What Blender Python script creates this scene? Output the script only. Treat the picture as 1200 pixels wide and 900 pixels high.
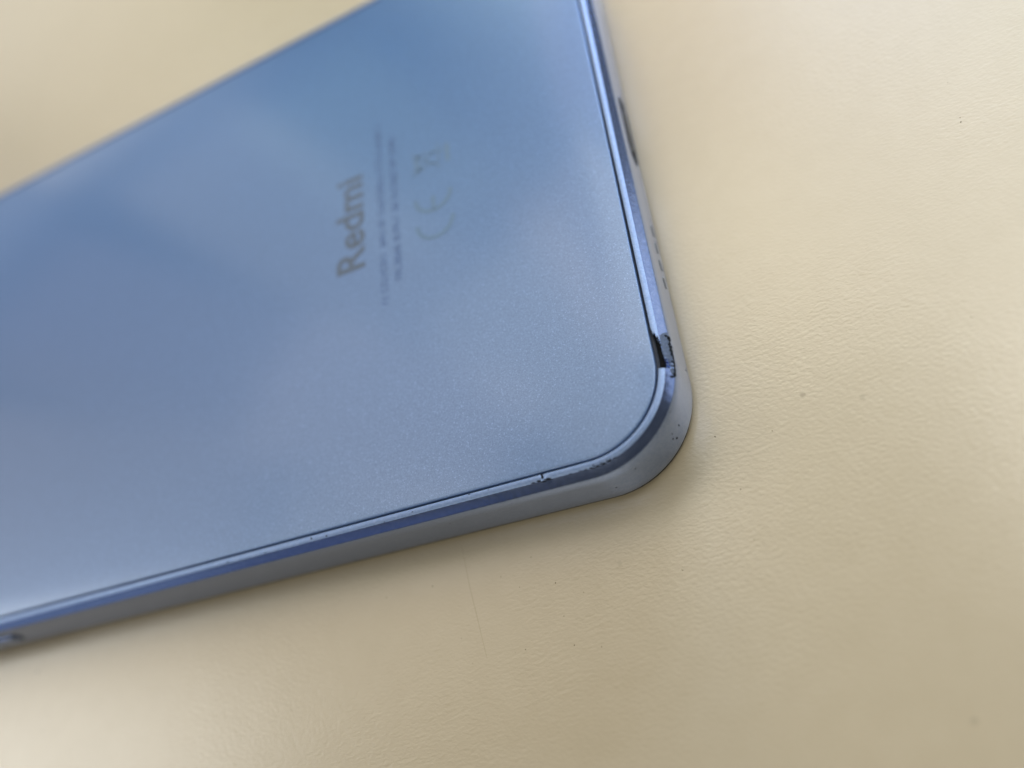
import bpy, bmesh, math, random
from mathutils import Vector, Matrix

random.seed(7)
for o in list(bpy.data.objects):
    bpy.data.objects.remove(o)
SC = bpy.context.scene
COL = SC.collection
MM = 0.001

# ------------------------------------------------------------------ camera
# phone frame: origin under the corner of the phone's outline, +Z up, table top at z = 0
cam_data = bpy.data.cameras.new('camera')
cam_data.sensor_fit = 'HORIZONTAL'
cam_data.sensor_width = 36.0
cam_data.lens = 36.0 * 946.8 / 1200.0
cam_data.clip_start = 0.002
cam_data.clip_end = 50.0
cam_data.dof.use_dof = True
cam_data.dof.focus_distance = 74.5 * MM
cam_data.dof.aperture_fstop = 9.3
cam = bpy.data.objects.new('camera', cam_data)
COL.objects.link(cam)
CAM_ROT = Matrix.Rotation(0.6435, 3, 'Z') @ Matrix.Rotation(0.5961, 3, 'X') @ Matrix.Rotation(-0.858, 3, 'Z')
cam.matrix_world = Matrix.Translation(Vector((10.3817, -23.1772, 70.6485)) * MM) @ CAM_ROT.to_4x4()
SC.camera = cam

# ------------------------------------------------------------------ light
world = bpy.data.worlds.new('World')
SC.world = world
world.use_nodes = True
bg = world.node_tree.nodes['Background']
WORLD_RGB = (0.015, 0.016, 0.020)
bg.inputs[0].default_value = (*WORLD_RGB, 1)
bg.inputs[1].default_value = 1.0
SC.view_settings.view_transform = 'Standard'
SC.view_settings.look = 'None'
SC.view_settings.exposure = 0.0
SC.view_settings.gamma = 1.0
SC.view_settings.use_curve_mapping = False

AIM = Vector((-0.02, 0.02, 0.004))
# name, azimuth, elevation, distance, width, height, radiance rgb
# unseen lamps added to fit the light: low, high, and near for falloff
# name, azimuth from .. to, elevation from .. to (degrees), distance, radiance rgb
LAMPS = [
    ('low_unseen_light', -8, 16, 5, 22, 1.5, (0.8, 0.86, 1.0)),
    ('high_unseen_light', 0, 40, 48, 68, 0.36, (5.3, 5.2, 4.9)),
    ('low_unseen_light', 16, 38, 5, 22, 1.5, (1.15, 1.2, 1.3)),
    ('high_unseen_light', 104, 136, 51, 74, 1.5, (1.72, 1.66, 1.5)),
    ('low_unseen_light', 112, 125, 26, 46, 1.5, (0.45, 0.6, 0.5)),
    ('low_unseen_light', 118, 136, 5, 20, 1.5, (1.5, 1.46, 1.38)),
    ('low_unseen_light', 121, 135, 24, 50, 1.5, (0.85, 0.77, 0.64)),
    ('high_unseen_light', 133, 156, 44, 64, 1.5, (1.45, 1.3, 1.25)),
    ('low_unseen_light', 137, 154, 24, 46, 1.5, (0.46, 0.38, 0.38)),
    ('low_unseen_light', 137, 170, 5, 22, 1.5, (0.55, 0.6, 0.7)),
    ('high_unseen_light', 154, 175, 48, 66, 1.5, (1.3, 1.2, 1.0)),
    ('low_unseen_light', 154, 170, 24, 46, 1.5, (0.7, 0.55, 0.42)),
    ('low_unseen_light', 170, 185, 24, 48, 1.5, (5.1, 5.1, 4.9)),
    ('low_unseen_light', 185, 205, 24, 48, 1.5, (0.3, 0.3, 0.35)),
    ('low_unseen_light', 200, 225, 5, 22, 1.5, (0.26, 0.32, 0.44)),
    ('low_unseen_light', 225, 246, 8, 24, 1.5, (0.06, 0.10, 0.22)),
    ('high_unseen_light', 236, 276, 42, 60, 1.5, (6.2, 5.9, 5.0)),  # unseen fill added to lift the table beside the phone
    ('high_unseen_light', 276, 300, 42, 62, 1.5, (1.0, 0.9, 0.75)),
    ('low_unseen_light', 38, 60, 26, 48, 0.36, (2.8, 3.05, 3.1)),
    ('high_unseen_light', 40, 78, 48, 66, 0.36, (2.3, 2.25, 2.1)),
    ('low_unseen_light', 60, 78, 26, 48, 0.36, (2.05, 2.1, 2.4)),
    ('low_unseen_light', 60, 80, 5, 22, 0.36, (17, 21, 28)),
    ('low_unseen_light', 78, 97, 26, 46, 0.36, (0.8, 0.5, 0.5)),
    ('high_unseen_light', 78, 97, 48, 66, 0.36, (3.6, 3.3, 2.6)),
    ('low_unseen_light', 80, 100, 5, 22, 0.36, (8.5, 7.8, 4.5)),
    ('high_unseen_light', 97, 113, 48, 66, 0.36, (1.1, 0.7, 0.4)),
]
def area_lamp(name, az, el, dist, w, h, rgb):
    d = bpy.data.lights.new(name, 'AREA')
    d.shape = 'RECTANGLE'
    d.size, d.size_y = w, h
    m = max(rgb)
    d.color = tuple(c / m for c in rgb) if m > 0 else (1, 1, 1)
    d.energy = m * math.pi * w * h          # radiance m
    o = bpy.data.objects.new(name, d)
    COL.objects.link(o)
    a, e = math.radians(az), math.radians(el)
    v = Vector((math.cos(a) * math.cos(e), math.sin(a) * math.cos(e), math.sin(e)))
    o.location = AIM + v * dist
    o.rotation_euler = v.to_track_quat('Z', 'Y').to_euler()
    return o
for name, a0, a1, e0, e1, dist, rgb in LAMPS:
    el = (e0 + e1) / 2
    wd = 2 * dist * math.tan(math.radians((a1 - a0) / 2 * math.cos(math.radians(el))))
    hg = 2 * dist * math.tan(math.radians((e1 - e0) / 2))
    area_lamp(name, (a0 + a1) / 2, el, dist, wd, hg, rgb)

# ------------------------------------------------------------------ materials
def new_mat(name):
    m = bpy.data.materials.new(name)
    m.use_nodes = True
    nt = m.node_tree
    return m, nt, nt.nodes['Principled BSDF']
def node(nt, kind, **kw):
    n = nt.nodes.new(kind)
    for k, v in kw.items():
        if k in n.inputs:
            n.inputs[k].default_value = v
        else:
            setattr(n, k, v)
    return n
def coords(nt, scale=(1, 1, 1), rot=(0, 0, 0)):
    tc = node(nt, 'ShaderNodeTexCoord')
    mp = node(nt, 'ShaderNodeMapping')
    mp.inputs['Scale'].default_value = scale
    mp.inputs['Rotation'].default_value = rot
    nt.links.new(tc.outputs['Object'], mp.inputs['Vector'])
    return mp.outputs['Vector']
def ramp(nt, src, stops):
    r = node(nt, 'ShaderNodeValToRGB')
    cr = r.color_ramp
    while len(cr.elements) < len(stops):
        cr.elements.new(0.5)
    for e, (p, c) in zip(cr.elements, stops):
        e.position = p
        e.color = (*c, 1) if len(c) == 3 else c
    nt.links.new(src, r.inputs[0])
    return r.outputs[0]
def mix(nt, fac, a, b, blend='MIX'):
    n = node(nt, 'ShaderNodeMix', data_type='RGBA', blend_type=blend)
    for sock, v in ((n.inputs[0], fac), (n.inputs[6], a), (n.inputs[7], b)):
        if isinstance(v, bpy.types.NodeSocket):
            nt.links.new(v, sock)
        else:
            sock.default_value = v if isinstance(v, float) else (*v, 1)
    return n.outputs[2]

# cream laminate with a fine orange-peel relief
def laminate():
    m, nt, b = new_mat('cream_laminate')
    v = coords(nt)
    v2 = coords(nt, scale=(0.72, 1.25, 1), rot=(0, 0, math.radians(-18)))
    big = node(nt, 'ShaderNodeTexNoise', Scale=28.0, Detail=3.0, Roughness=0.6)
    nt.links.new(v, big.inputs['Vector'])
    col = ramp(nt, big.outputs['Fac'], [(0.3, TABLE_A), (0.7, TABLE_B)])
    fine = node(nt, 'ShaderNodeTexNoise', Scale=420.0, Detail=3.0, Roughness=0.55)
    nt.links.new(v, fine.inputs['Vector'])
    col = mix(nt, ramp(nt, fine.outputs['Fac'], [(0.25, (0.0,) * 3), (0.8, (0.25,) * 3)]), col, (0.38, 0.315, 0.20))
    # tiny specks of grime pressed in the relief
    vo = node(nt, 'ShaderNodeTexVoronoi', Scale=210.0)
    nt.links.new(v, vo.inputs['Vector'])
    sp = ramp(nt, vo.outputs['Distance'], [(0.035, (1,) * 3), (0.075, (0,) * 3)])
    pick = node(nt, 'ShaderNodeSeparateColor')
    nt.links.new(vo.outputs['Color'], pick.inputs[0])
    pk = ramp(nt, pick.outputs[0], [(0.80, (0,) * 3), (0.95, (0.55,) * 3)])
    spk = mix(nt, 1.0, sp, pk, 'MULTIPLY')
    col = mix(nt, spk, col, (0.22, 0.18, 0.12))
    nt.links.new(col, b.inputs['Base Color'])
    # relief: rounded worms and pits about a millimetre across
    n1 = node(nt, 'ShaderNodeTexNoise', Scale=2800.0, Detail=1.2, Roughness=0.45, Distortion=0.35)
    nt.links.new(v2, n1.inputs['Vector'])
    n2 = node(nt, 'ShaderNodeTexNoise', Scale=3000.0, Detail=1.0)
    nt.links.new(v2, n2.inputs['Vector'])
    patch = node(nt, 'ShaderNodeTexNoise', Scale=60.0, Detail=2.0)
    nt.links.new(v, patch.inputs['Vector'])
    add = node(nt, 'ShaderNodeMath', operation='MULTIPLY_ADD')
    add.inputs[1].default_value = 0.25
    nt.links.new(n2.outputs['Fac'], add.inputs[0])
    nt.links.new(n1.outputs['Fac'], add.inputs[2])
    mul = node(nt, 'ShaderNodeMath', operation='MULTIPLY')
    nt.links.new(add.outputs[0], mul.inputs[0])
    pr = node(nt, 'ShaderNodeMapRange')
    pr.inputs['From Min'].default_value = 0.25
    pr.inputs['From Max'].default_value = 0.75
    pr.inputs['To Min'].default_value = 0.55
    pr.inputs['To Max'].default_value = 1.25
    nt.links.new(patch.outputs['Fac'], pr.inputs['Value'])
    nt.links.new(pr.outputs[0], mul.inputs[1])
    bp = node(nt, 'ShaderNodeBump', Strength=1.0, Distance=TABLE_BUMP)
    nt.links.new(mul.outputs[0], bp.inputs['Height'])
    nt.links.new(bp.outputs[0], b.inputs['Normal'])
    b.inputs['Roughness'].default_value = TABLE_ROUGH
    b.inputs['IOR'].default_value = TABLE_IOR
    return m
TABLE_A, TABLE_B = (0.458, 0.397, 0.279), (0.488, 0.423, 0.303)
TABLE_BUMP, TABLE_ROUGH, TABLE_IOR = 0.000025, 0.29, 1.9

# pearly blue lacquer of the back: fine sparkle under a clear coat
def back_lacquer():
    m, nt, b = new_mat('pearl_blue_lacquer')
    v = coords(nt)
    # colour gradient: greyer blue by the long edge, purer blue across the phone
    xyz = node(nt, 'ShaderNodeSeparateXYZ')
    nt.links.new(v, xyz.inputs[0])
    gr = node(nt, 'ShaderNodeMapRange')
    gr.inputs['From Max'].default_value = 0.074
    nt.links.new(xyz.outputs[1], gr.inputs['Value'])
    col = ramp(nt, gr.outputs[0], [(0.0, BACK_A), (0.45, BACK_M), (0.85, BACK_B)])
    sp = node(nt, 'ShaderNodeTexVoronoi', Scale=12000.0)
    nt.links.new(v, sp.inputs['Vector'])
    sepc = node(nt, 'ShaderNodeSeparateColor')
    nt.links.new(sp.outputs['Color'], sepc.inputs[0])
    fl = ramp(nt, sepc.outputs[0], [(0.0, (0.84,) * 3), (0.95, (1.08,) * 3), (1.0, (1.5,) * 3)])
    col = mix(nt, 1.0, col, fl, 'MULTIPLY')
    nt.links.new(col, b.inputs['Base Color'])
    bp = node(nt, 'ShaderNodeBump', Strength=0.30, Distance=0.000012)
    nz = node(nt, 'ShaderNodeTexNoise', Scale=9000.0, Detail=2.0)
    nt.links.new(v, nz.inputs['Vector'])
    nt.links.new(nz.outputs['Fac'], bp.inputs['Height'])
    nt.links.new(bp.outputs[0], b.inputs['Normal'])
    b.inputs['Metallic'].default_value = BACK_METAL
    b.inputs['Roughness'].default_value = BACK_ROUGH
    b.inputs['Coat Weight'].default_value = BACK_COAT
    b.inputs['Coat Roughness'].default_value = 0.145
    return m
BACK_A, BACK_M, BACK_B = (0.152, 0.236, 0.408), (0.128, 0.222, 0.418), (0.096, 0.206, 0.435)
BACK_METAL, BACK_ROUGH, BACK_COAT = 0.45, 0.42, 0.7

def frame_paint():
    m, nt, b = new_mat('satin_blue_frame')
    v = coords(nt)
    n = node(nt, 'ShaderNodeTexNoise', Scale=2600.0, Detail=3.0, Roughness=0.7)
    nt.links.new(v, n.inputs['Vector'])
    col = ramp(nt, n.outputs['Fac'], [(0.3, (0.205, 0.285, 0.50)), (0.7, (0.295, 0.375, 0.60))])
    nt.links.new(col, b.inputs['Base Color'])
    b.inputs['Metallic'].default_value = 0.85
    r = node(nt, 'ShaderNodeMapRange')
    r.inputs['To Min'].default_value = 0.15
    r.inputs['To Max'].default_value = 0.25
    nt.links.new(n.outputs['Fac'], r.inputs['Value'])
    nt.links.new(r.outputs[0], b.inputs['Roughness'])
    bp = node(nt, 'ShaderNodeBump', Strength=0.25, Distance=0.00003)
    nt.links.new(n.outputs['Fac'], bp.inputs['Height'])
    nt.links.new(bp.outputs[0], b.inputs['Normal'])
    return m

def rim_paint():
    m, nt, b = new_mat('sanded_blue_rim')
    v = coords(nt)
    n = node(nt, 'ShaderNodeTexNoise', Scale=5200.0, Detail=3.0, Roughness=0.7)
    nt.links.new(v, n.inputs['Vector'])
    nt.links.new(ramp(nt, n.outputs['Fac'], [(0.3, (0.165, 0.255, 0.46)), (0.7, (0.26, 0.35, 0.55))]), b.inputs['Base Color'])
    b.inputs['Metallic'].default_value = 0.62
    b.inputs['Roughness'].default_value = 0.40
    bp = node(nt, 'ShaderNodeBump', Strength=0.5, Distance=0.00003)
    nt.links.new(n.outputs['Fac'], bp.inputs['Height'])
    nt.links.new(bp.outputs[0], b.inputs['Normal'])
    return m

def plain(name, rgb, rough=0.5, metal=0.0, noise=0.15, scale=3000.0, bump=0.0):
    m, nt, b = new_mat(name)
    v = coords(nt)
    n = node(nt, 'ShaderNodeTexNoise', Scale=scale, Detail=3.0)
    nt.links.new(v, n.inputs['Vector'])
    lo = tuple(c * (1 - noise) for c in rgb)
    hi = tuple(c * (1 + noise) for c in rgb)
    nt.links.new(ramp(nt, n.outputs['Fac'], [(0.3, lo), (0.7, hi)]), b.inputs['Base Color'])
    b.inputs['Roughness'].default_value = rough
    b.inputs['Metallic'].default_value = metal
    if bump:
        bp = node(nt, 'ShaderNodeBump', Strength=0.8, Distance=bump)
        nt.links.new(n.outputs['Fac'], bp.inputs['Height'])
        nt.links.new(bp.outputs[0], b.inputs['Normal'])
    return m

M_TABLE = laminate()
M_BACK = back_lacquer()
M_FRAME = frame_paint()
M_RIM = rim_paint()
M_GLASS = plain('black_front_glass', (0.008, 0.008, 0.009), 0.08)
M_SEAL = plain('dark_adhesive', (0.016, 0.024, 0.045), 0.6)
M_BLACK = plain('bare_black_plastic', (0.006, 0.007, 0.009), 0.8, 0, 0.3, 4000, 0.00004)
M_BLACK.node_tree.nodes['Principled BSDF'].inputs['Specular IOR Level'].default_value = 0.15
M_PRINT = plain('grey_print', (0.082, 0.112, 0.162), 0.5, 0.0, 0.08)
M_PRINT_DIM = plain('faint_blue_print', (0.075, 0.13, 0.28), 0.45, 0.3, 0.08)
M_PRINT_PALE = plain('pale_print', (0.12, 0.20, 0.318), 0.45, 0.3, 0.05)
M_MESH = plain('speaker_mesh', (0.11, 0.12, 0.135), 0.6)
M_SCRAPED = plain('scraped_metal', (0.13, 0.17, 0.25), 0.45, 0.6, 0.25, 5000, 0.00003)
M_STEEL = plain('port_steel', (0.35, 0.36, 0.38), 0.3, 1.0)
M_DUST = plain('dust', (0.17, 0.145, 0.10), 0.9)
M_SCRATCH = plain('scratch_grime', (0.36, 0.305, 0.21), 0.7)

# ------------------------------------------------------------------ mesh helpers
def obj(name, bm, mat, parent=None, smooth=True):
    me = bpy.data.meshes.new(name)
    bmesh.ops.recalc_face_normals(bm, faces=bm.faces)
    bm.to_mesh(me)
    bm.free()
    me.materials.append(mat)
    for p in me.polygons:
        p.use_smooth = smooth
    o = bpy.data.objects.new(name, me)
    COL.objects.link(o)
    if parent:
        o.parent = parent
    return o
def sharp(o, deg):
    me = o.data
    bm = bmesh.new()
    bm.from_mesh(me)
    for e in bm.edges:
        if len(e.link_faces) == 2 and e.calc_face_angle(0) > math.radians(deg):
            e.smooth = False
    bm.to_mesh(me)
    bm.free()
    return o

# ------------------------------------------------------------------ outline of the phone (mm)
W, L, R = 74.0, 160.0, 9.1
# closed path, s = 0 at the near corner, s grows along the short bottom edge (+Y);
# returns (x, y, inward nx, ny)
ARC = R * math.pi / 2
SEGS = [('line', W - 2 * R), ('arc', ARC), ('line', L - 2 * R), ('arc', ARC),
        ('line', W - 2 * R), ('arc', ARC), ('line', L - 2 * R), ('arc', ARC)]
TOTAL = sum(q for _, q in SEGS)
def path(s):
    s = (s - ARC / 2) % TOTAL
    x, y, ang = 0.0, R, 90.0                 # start of the bottom edge, heading +Y
    for kind, ln in SEGS:
        t = min(s, ln)
        a = math.radians(ang)
        if kind == 'line':
            x += math.cos(a) * t
            y += math.sin(a) * t
        else:
            cx, cy = x - math.sin(a) * R, y + math.cos(a) * R
            a2 = a + t / R
            x, y = cx + math.sin(a2) * R, cy - math.cos(a2) * R
            ang = math.degrees(a2)
        s -= t
        if s <= 1e-9:
            break
    a = math.radians(ang)
    return x, y, -math.sin(a), math.cos(a)
PROFILE = [(1.34, 7.45), (1.34, 7.97), (1.31, 8.015), (1.26, 8.03), (1.02, 7.992), (0.82, 7.945), (0.76, 7.915), (0.70, 7.865),
           (0.10, 7.33), (0.03, 7.25), (0.0, 7.15), (0.0, 5.6), (0.0, 4.1), (0.0, 2.6), (0.0, 1.35), (0.02, 1.16), (0.08, 1.03), (0.16, 0.98), (0.5, 0.96), (1.6, 0.96)]
def gauss(x, c, w):
    return math.exp(-((x - c) / w) ** 2)
def wob(s, k):
    return math.sin(s * 7.3 + k) * 0.5 + math.sin(s * 17.1 + 2 * k) * 0.3 + math.sin(s * 41.7 + k * 5) * 0.2
CHIP = (5.85, 10.1)         # stretch of s where the rim is broken off
def chip_reach(s):
    """how far out along the profile the break goes"""
    r = 2.0 + 2.4 * smooth01((10.1 - s) / 1.5) + 0.7 * smooth01((9.0 - s) / 1.2) + 1.9 * smooth01((7.5 - s) / 1.1)
    return r + 0.55 * wob(s * 2.3, 1) + 0.35 * math.sin(s * 31.0)
def chip_depth(s, k):
    c = smooth01((s - CHIP[0]) / 0.22) * smooth01((CHIP[1] - s) / 0.9)
    return c * smooth01((chip_reach(s) - k) / 0.9 + 0.5)
def smooth01(t):
    t = max(0.0, min(1.0, t))
    return t * t * (3 - 2 * t)
def surf(s, k):
    """profile point k at path position s, with the knocks the frame has taken"""
    d, z = PROFILE[k]
    if CHIP[0] < s < CHIP[1] and k >= 1:
        c = chip_depth(s, k)
        z -= c * 0.62
    nick = gauss(s, NICK, 0.28)
    if nick > 0.01 and 2 <= k <= 5:
        z -= nick * 0.09
    scuff = gauss(s, SCUFF, 1.7)
    if scuff > 0.02 and 3 <= k <= 6:
        q = wob(s * 1.6, k)
        z -= scuff * 0.003 * (1 + q)
    if 2 <= k <= 10:                        # tiny ripple of a worn edge
        z += 0.004 * wob(s, k)
    x, y, nx, ny = path(s)
    return Vector((x + nx * d, y + ny * d, z)) * MM
NICK, SCUFF = -11.35, -5.6
def surf_w(s, w):
    k = max(0, min(len(PROFILE) - 2, int(math.floor(w))))
    return surf(s, k).lerp(surf(s, k + 1), w - k)
def surf_n(s, w):
    a = surf_w(s + 0.05, w) - surf_w(s - 0.05, w)
    b = surf_w(s, min(w + 0.1, len(PROFILE) - 1.001)) - surf_w(s, w - 0.1)
    n = b.cross(a)
    n.normalize()
    x, y, nx, ny = path(s)
    if n.x * -nx + n.y * -ny + n.z < 0:
        n = -n
    return n
def stations():
    out, s = [], -22.0
    while s < 20.0:
        out.append(s)
        s += 0.08
    lines_arcs = []
    while s < TOTAL - 22.0:
        out.append(s)
        s += 0.9
    return out
ST = stations()
def is_broken(s, k):
    return CHIP[0] - 0.05 <= s <= CHIP[1] - 0.1 and k <= 6 and (k == 0 or chip_depth(s + 0.04, k + 0.2) > 0.12)
def inset_loop(d, step=0.9):
    n = int(TOTAL / step)
    pts = []
    for i in range(n):
        x, y, nx, ny = path(i * TOTAL / n)
        pts.append((x + nx * d, y + ny * d))
    return pts
def rings(bm, levels, step=0.9, cap=(True, True)):
    """stack of inset outlines [(inset, z)] bridged, capped flat"""
    loops = []
    for d, z in levels:
        loops.append([bm.verts.new((x * MM, y * MM, z * MM)) for x, y in inset_loop(d, step)])
    for a, b in zip(loops, loops[1:]):
        n = len(a)
        for i in range(n):
            bm.faces.new((a[i], a[(i + 1) % n], b[(i + 1) % n], b[i]))
    if cap[0]:
        bm.faces.new(loops[0])
    if cap[1]:
        bm.faces.new(loops[-1])

# ------------------------------------------------------------------ table
bm = bmesh.new()
bmesh.ops.create_cube(bm, size=1.0)
for v in bm.verts:
    v.co = Vector((v.co.x * 1.4 - 0.1, v.co.y * 0.9 + 0.08, (v.co.z - 0.5) * 0.028))
bmesh.ops.bevel(bm, geom=list(bm.edges), offset=0.003, segments=2, affect='EDGES')
table = obj('tabletop', bm, M_TABLE, smooth=False)
table['kind'] = 'structure'
table['label'] = 'cream laminate table top with a fine pebbled relief'

def ribbon(pts, wid, z=0.00003):
    b = bmesh.new()
    rows = []
    for i, p in enumerate(pts):
        a, c = Vector(pts[max(i - 1, 0)]), Vector(pts[min(i + 1, len(pts) - 1)])
        t = (c - a).normalized()
        n = Vector((-t.y, t.x)) * (wid * 0.5 * (0.35 + 0.65 * math.sin(math.pi * (i + 0.4) / len(pts))))
        rows.append([b.verts.new(((p[0] + n.x) * MM, (p[1] + n.y) * MM, z)), b.verts.new((p[0] * MM, p[1] * MM, z + 0.000004)), b.verts.new(((p[0] - n.x) * MM, (p[1] - n.y) * MM, z))])
    for u, v in zip(rows, rows[1:]):
        b.faces.new((u[0], v[0], v[1], u[1]))
        b.faces.new((u[1], v[1], v[2], u[2]))
    return b
sc = obj('scratch', ribbon([(-25.88, -0.56), (-25.67, -2.51), (-25.35, -5.1), (-25.05, -6.8), (-24.7, -8.87), (-24.48, -10.24), (-24.2, -11.83)], 0.05, 0.000004), M_SCRATCH, table)
# specks of dust and grime lying on the laminate
bm = bmesh.new()
dr = random.Random(11)
SPECKS = [(29.34, 27.42, .15), (29.43, 27.91, .10), (0.87, 3.68, .13), (-21.95, -4.61, .10), (-29.49, -4.04, .10), (-20.12, -5.96, .09), (-16.46, -6.28, .12), (-13.87, -7.65, .10),
          (-16.07, -9.39, .09), (-15.47, -12.05, .12), (-20.22, -11.64, .09), (-12.96, -12.62, .10), (-83.34, -10.56, .16), (1.94, -1.66, .09), (2.03, -6.22, .08), (-4.54, -7.52, .13),
          (-26.7, -9.55, .08), (-34.92, -4.1, .09), (23.78, 8.15, .08), (5.82, 2.82, .08), (-18.6, -3.4, .08)]
for _ in range(22):
    SPECKS.append((dr.uniform(-60, 45), dr.choice([dr.uniform(-25, -3), dr.uniform(-20, 45)]), dr.uniform(0.025, 0.06)))
for x, y, r in SPECKS:
    if x < 1.0 and y > -2.0 and not (x > -0.6 and y > 3):
        continue
    r *= 0.78
    ring = []
    n = 8
    st = dr.uniform(0.5, 1.0)
    th = dr.uniform(0, 3.14)
    for i in range(n):
        a = i * 2 * math.pi / n
        q = r * dr.uniform(0.6, 1.15)
        u, v = math.cos(a) * q, math.sin(a) * q * st
        ring.append(bm.verts.new(((x + u * math.cos(th) - v * math.sin(th)) * MM, (y + u * math.sin(th) + v * math.cos(th)) * MM, 0.00001)))
    top = bm.verts.new((x * MM, y * MM, r * 0.45 * MM))
    for i in range(n):
        bm.faces.new((ring[i], ring[(i + 1) % n], top))
dust = obj('dust_specks', bm, M_DUST)
dust['kind'] = 'stuff'
dust['label'] = 'dark specks of dust scattered over the cream table top'
dust['category'] = 'dust'


# ------------------------------------------------------------------ the phone
phone = bpy.data.objects.new('smartphone', None)
COL.objects.link(phone)
phone['label'] = 'blue smartphone lying face down with its corner chipped and edges worn'
phone['category'] = 'smartphone'

bm = bmesh.new()
grid = [[bm.verts.new(surf(s, k)) for k in range(len(PROFILE))] for s in ST]
n = len(grid)
rim_quads = []
for i in range(n):
    a, b = grid[i], grid[(i + 1) % n]
    for k in range(len(PROFILE) - 1):
        if is_broken(ST[i], k):
            continue
        if k < 6:
            rim_quads.append((i, k))
            continue
        bm.faces.new((a[k], b[k], b[k + 1], a[k + 1]))
for v in [v for v in bm.verts if not v.link_faces]:
    bm.verts.remove(v)
frame = sharp(obj('frame', bm, M_FRAME, phone), 28)
bm = bmesh.new()
used = {}
def rim_vert(i, k):
    if (i, k) not in used:
        used[(i, k)] = bm.verts.new(surf(ST[i], k))
    return used[(i, k)]
for i, k in rim_quads:
    j = (i + 1) % n
    bm.faces.new((rim_vert(i, k), rim_vert(j, k), rim_vert(j, k + 1), rim_vert(i, k + 1)))
sharp(obj('rim', bm, M_RIM, frame), 40)

bm = bmesh.new()
rings(bm, [(1.58, 7.2), (1.58, 7.84), (1.60, 7.90), (1.66, 7.945), (1.78, 7.96)])
back = obj('back_panel', bm, M_BACK, phone)
sharp(back, 60)

bm = bmesh.new()
rings(bm, [(1.25, 7.05), (1.25, 7.50), (1.75, 7.50), (1.75, 7.05)], cap=(False, False))
obj('adhesive_seal', bm, M_SEAL, phone)

bm = bmesh.new()
rings(bm, [(1.05, 0.01), (0.60, 0.05), (0.22, 0.28), (0.13, 0.60), (0.13, 0.99)])  # black edge carried out near flush, standing in for the contact shadow line
obj('front_glass', bm, M_GLASS, phone)

def loc_obj(o, x, y, z):
    o.location = Vector((x, y, z)) * MM
    return o

# rounded slot on a side face: raised lip, flat dark face for the shaded throat
def slot_loop(half_len, half_h, n=10):
    pts = []
    for i in range(n + 1):
        a = -math.pi / 2 + math.pi * i / n
        pts.append((half_len - half_h + math.cos(a) * half_h, math.sin(a) * half_h))
    for i in range(n + 1):
        a = math.pi / 2 + math.pi * i / n
        pts.append((-half_len + half_h + math.cos(a) * half_h, math.sin(a) * half_h))
    return pts
def slot_mesh(levels, axis, cap=True):
    """levels: (half length, half height, outward offset mm); axis 'x' = bottom edge of the phone, 'y' = long side"""
    b = bmesh.new()
    loops = []
    for hl, hh, off in levels:
        lp = []
        for u, v in slot_loop(hl, hh):
            co = (off, u, v) if axis == 'x' else (u, -off, v)
            lp.append(b.verts.new(Vector(co) * MM))
        loops.append(lp)
    for p, q in zip(loops, loops[1:]):
        for i in range(len(p)):
            b.faces.new((p[i], p[(i + 1) % len(p)], q[(i + 1) % len(q)], q[i]))
    if cap:
        b.faces.new(loops[-1])
    return b
port = loc_obj(obj('charging_port', slot_mesh([(4.75, 1.75, 0.0), (4.72, 1.72, 0.03), (4.62, 1.62, 0.03), (4.58, 1.58, 0.012)], 'x', False), M_FRAME, phone), 0, W / 2 + 1.4, 3.7)
loc_obj(obj('port_opening', slot_mesh([(4.6, 1.6, 0.014), (4.4, 1.4, 0.01)], 'x'), M_BLACK, port), 0, 0, 0)
loc_obj(obj('port_tongue', slot_mesh([(3.0, 0.22, 0.0), (3.0, 0.22, 0.02), (2.9, 0.18, 0.024)], 'x'), M_STEEL, port), 0, 0, 0)
hole0 = None
for i in range(4):
    y = 19.2 + i * 2.1
    if hole0 is None:
        hole0 = obj('speaker_slot', slot_mesh([(0.66, 0.5, 0.0), (0.64, 0.48, 0.02), (0.55, 0.4, 0.014)], 'x'), M_MESH, phone)
        h = hole0
    else:
        h = hole0.copy()
        COL.objects.link(h)
        h.parent = phone
    loc_obj(h, 0, y, 2.9)
loc_obj(obj('button_recess', slot_mesh([(7.4, 1.25, 0.0), (7.35, 1.2, 0.03), (7.2, 1.05, 0.012)], 'y'), M_BLACK, phone), -91.6, 0, 4.1)
loc_obj(obj('side_button', slot_mesh([(7.0, 0.92, 0.0), (7.0, 0.92, 0.22), (6.85, 0.76, 0.34), (6.6, 0.5, 0.36)], 'y'), M_FRAME, phone), -91.6, 0, 4.1)

# ------------------------------------------------------------------ knocks: bare black plastic showing
bm = bmesh.new()
for i in range(len(ST) - 1):
    for k in range(len(PROFILE) - 1):
        if is_broken(ST[i], k):
            bm.faces.new([bm.verts.new(surf(ST[p], q)) for p, q in ((i, k), (i + 1, k), (i + 1, k + 1), (i, k + 1))])
bmesh.ops.remove_doubles(bm, verts=bm.verts, dist=1e-7)
broken = obj('broken_rim', bm, M_BLACK, frame)
broken['label'] = 'broken stretch of rim showing black plastic by the corner'

cr = random.Random(5)
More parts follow.
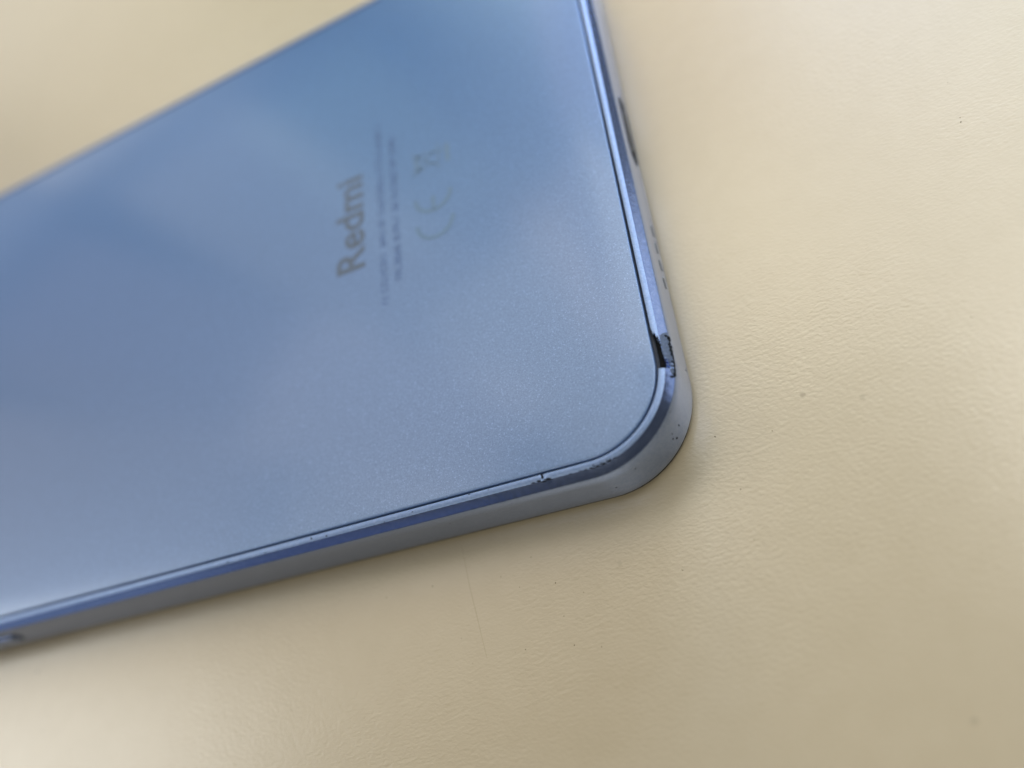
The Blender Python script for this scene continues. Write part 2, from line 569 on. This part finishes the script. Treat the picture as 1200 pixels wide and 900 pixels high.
# bare metal scraped clean between the break and the side
bm = bmesh.new()
prev = None
for i in range(56):
    s0 = 5.15 + i * 0.08
    t = i / 55
    lo = min(7.4, max(6.0, chip_reach(s0) + 0.8)) if s0 > CHIP[0] else 7.2
    swell = math.sin(math.pi * t) ** 0.5
    mid = 8.0
    hi = mid + (0.9 + 0.12 * wob(s0 * 3, 2)) * swell
    lo = mid - (mid - min(lo, 7.4)) * swell
    row = [bm.verts.new(surf_w(s0, lo + (hi - lo) * j / 4) + surf_n(s0, lo + (hi - lo) * j / 4) * 0.008 * MM) for j in range(5)]
    if prev:
        for j in range(4):
            bm.faces.new((prev[j], row[j], row[j + 1], prev[j + 1]))
    prev = row
scr = obj('scraped_metal', bm, M_SCRAPED, frame)
scr['label'] = 'dull grey patch of scraped metal beside the broken rim'
def chip_mark(s0, w0, ls, lw, lift=0.012):
    """irregular flake of missing paint; ls / lw half sizes in mm along and across the edge"""
    b = bmesh.new()
    c = surf_w(s0, w0)
    nrm = surf_n(s0, w0)
    t = (surf_w(s0 + 0.05, w0) - surf_w(s0 - 0.05, w0)).normalized()
    u = nrm.cross(t).normalized()
    mid = b.verts.new(c + nrm * lift * MM)
    ring = []
    for i in range(11):
        a = i * 2 * math.pi / 11
        q = cr.uniform(0.55, 1.2)
        ring.append(b.verts.new(c + (t * math.cos(a) * ls + u * math.sin(a) * lw) * q * MM + nrm * lift * 0.7 * MM))
    for i in range(11):
        b.faces.new((mid, ring[i], ring[(i + 1) % 11]))
    return obj('paint_chip', b, M_BLACK, frame)
# crescent of chips on the bevel beside the broken rim
for q in [(9.2, 7.75, .12, .07), (9.0, 8.15, .20, .10), (8.75, 8.5, .16, .09), (8.45, 8.55, .10, .05), (8.3, 7.9, .16, .06), (8.05, 8.3, .18, .12), (7.75, 8.0, .20, .10), (7.55, 8.55, .16, .08),
          (7.25, 7.9, .12, .05), (7.2, 8.5, .20, .08), (6.85, 8.6, .16, .06), (6.5, 8.65, .18, .055), (6.15, 8.75, .16, .06), (5.8, 8.75, .18, .06), (5.5, 8.6, .12, .07), (5.3, 8.25, .10, .10), (5.08, 7.7, .06, .14),
          (6.6, 7.85, .10, .04)]:
    chip_mark(q[0], q[1], q[2] * 1.6, q[3] * 1.9)
# nick on the long edge and the scuffs towards the corner
for q in [(-11.4, 3.6, .30, .24), (-11.15, 5.0, .34, .20), (-11.8, 5.0, .30, .10), (-10.85, 5.7, .22, .10), (-11.4, 6.6, .26, .10), (-12.3, 5.4, .22, .06), (-7.4, 6.0, .22, .06), (-6.7, 6.4, .26, .09), (-6.2, 6.2, .22, .10), (-5.6, 6.5, .26, .09), (-5.0, 6.3, .22, .08), (-4.3, 6.5, .2, .06), (-7.9, 5.6, .14, .05), (-8.8, 6.2, .16, .05), (-6.9, 5.6, .18, .07), (-6.55, 4.6, .14, .10), (-6.25, 5.4, .18, .08), (-5.85, 4.9, .20, .07), (-5.5, 5.6, .16, .08),
          (-5.2, 4.9, .12, .08), (-4.9, 5.3, .16, .07), (-4.5, 5.9, .14, .06), (-5.9, 6.6, .14, .05),
          (-36.2, 3.9, .15, .13), (-34.4, 4.5, .12, .10), (-41.9, 4.8, .12, .07), (-46.7, 4.5, .14, .08), (-24.65, 3.9, .10, .06), (-22.25, 11.2, .10, .06), (-27.8, 5.4, .10, .05), (-18.65, 3.0, .14, .04), (-16.7, 3.2, .12, .04),
          (2.05, 10.2, .10, .10), (1.9, 12.2, .09, .20), (0.85, 11.85, .07, .13), (0.6, 12.35, .10, .18), (0.9, 12.8, .12, .18), (0.7, 10.3, .06, .06), (-6.2, 12.4, .12, .05), (-3.65, 11.2, .12, .05), (7.9, 13.3, .10, .20)]:
    chip_mark(*q)

# ------------------------------------------------------------------ print on the back
ZP = 7.96 + 0.012
def flat(polys, z=ZP):
    b = bmesh.new()
    for poly in polys:
        vs = [b.verts.new((x * MM, y * MM, z * MM)) for x, y in poly]
        try:
            b.faces.new(vs)
        except ValueError:
            pass
    return b
# reading frame: u runs along +Y of the phone, v (up) along -X
def rd(u, v, u0, x0):
    return (x0 - v, u0 + u)
def text_mesh(name, body, size, mat, parent, x0, y0, width, bold=0.0):
    cu = bpy.data.curves.new(name, 'FONT')
    cu.body = body
    cu.size = size
    cu.offset = bold
    tmp = bpy.data.objects.new(name, cu)
    COL.objects.link(tmp)
    dg = bpy.context.evaluated_depsgraph_get()
    me = bpy.data.meshes.new_from_object(tmp.evaluated_get(dg))
    bpy.data.objects.remove(tmp)
    bpy.data.curves.remove(cu)
    xs = [v.co.x for v in me.vertices]
    k = width / (max(xs) - min(xs))
    x_min = min(xs)
    for v in me.vertices:
        u, w = (v.co.x - x_min) * k, v.co.y
        v.co = Vector((x0 - w, y0 + u, ZP)) * MM
    me.materials.clear()
    me.materials.append(mat)
    o = bpy.data.objects.new(name, me)
    COL.objects.link(o)
    o.parent = parent
    return o
text_mesh('brand_lettering', 'Redmi', 5.35, M_PRINT, back, -31.0, 30.6, 13.4, 0.10)

# two lines of fine print, too small to read: glyph-sized strokes
rnd = random.Random(3)
def fine_line(x0, y0, y1, words):
    polys = []
    y = y0
    for wl in words:
        for _ in range(wl):
            wg = rnd.uniform(0.34, 0.62)
            hgt = 0.88 if rnd.random() < 0.8 else 0.7
            st = 0.13
            if y + wg > y1:
                return polys
            polys.append([rd(0, 0, y, x0), rd(st, 0, y, x0), rd(st, hgt, y, x0), rd(0, hgt, y, x0)])
            if rnd.random() < 0.75:
                polys.append([rd(st, hgt - st, y, x0), rd(wg, hgt - st, y, x0), rd(wg, hgt, y, x0), rd(st, hgt, y, x0)])
            if rnd.random() < 0.6:
                polys.append([rd(st, 0, y, x0), rd(wg, 0, y, x0), rd(wg, st, y, x0), rd(st, st, y, x0)])
            if rnd.random() < 0.5:
                polys.append([rd(wg - st, st, y, x0), rd(wg, st, y, x0), rd(wg, hgt - st, y, x0), rd(wg - st, hgt - st, y, x0)])
            if rnd.random() < 0.4:
                polys.append([rd(st, hgt * .45, y, x0), rd(wg - st, hgt * .45, y, x0), rd(wg - st, hgt * .45 + st, y, x0), rd(st, hgt * .45 + st, y, x0)])
            y += wg + 0.17
        y += 0.5
    return polys
obj('fine_print', flat(fine_line(-28.1, 24.7, 51.0, [2, 8, 6, 9, 5, 7, 9, 6, 8]) + fine_line(-26.25, 27.2, 48.6, [7, 6, 2, 9, 5, 8, 7, 6])), M_PRINT_DIM, back, smooth=False)

# conformity mark: two open rings, the second with a bar
def arc_strip(uc, r0, r1, a0, a1, v0, n=22):
    polys = []
    for i in range(n):
        t0, t1 = math.radians(a0 + (a1 - a0) * i / n), math.radians(a0 + (a1 - a0) * (i + 1) / n)
        polys.append([(uc + r0 * math.cos(t0), v0 + r0 * math.sin(t0)), (uc + r1 * math.cos(t0), v0 + r1 * math.sin(t0)),
                      (uc + r1 * math.cos(t1), v0 + r1 * math.sin(t1)), (uc + r0 * math.cos(t1), v0 + r0 * math.sin(t1))])
    return polys
ce = arc_strip(2.5, 1.95, 2.5, 90, 270, 2.5) + arc_strip(6.2, 1.95, 2.5, 90, 270, 2.5)
ce.append([(4.2, 2.24), (6.0, 2.24), (6.0, 2.76), (4.2, 2.76)])
obj('conformity_mark', flat([[rd(u * 0.98, v, 30.6, -19.3) for u, v in p] for p in ce]), M_PRINT_PALE, back, smooth=False)
# crossed-out bin with a bar beneath
def stroke(a, b, t=0.2):
    d = (Vector(b) - Vector(a)).normalized() * (t / 2)
    n = Vector((-d.y, d.x))
    return [(a[0] + n.x, a[1] + n.y), (a[0] - n.x, a[1] - n.y), (b[0] - n.x, b[1] - n.y), (b[0] + n.x, b[1] + n.y)]
bn = [stroke((0.9, 4.0), (1.3, 1.5)), stroke((3.1, 4.0), (2.7, 1.5)), stroke((1.2, 1.5), (2.8, 1.5)), stroke((0.6, 4.1), (3.4, 4.1), .3),
      stroke((1.2, 4.5), (2.8, 4.5), .3), stroke((0.3, 1.3), (3.7, 4.9)), stroke((3.7, 1.3), (0.3, 4.9)), stroke((0.7, 0.35), (3.3, 0.35), .6),
      stroke((2.5, 1.1), (2.9, 1.1), .4), stroke((1.0, 4.3), (1.2, 4.9), .2), stroke((3.0, 4.3), (2.8, 4.9), .2)]
obj('bin_mark', flat([[rd(u, v, 39.8, -19.2) for u, v in p] for p in [[(a, b + 0.0) for a, b in q] for q in bn]], ZP + 0.001), M_PRINT_PALE, back, smooth=False)
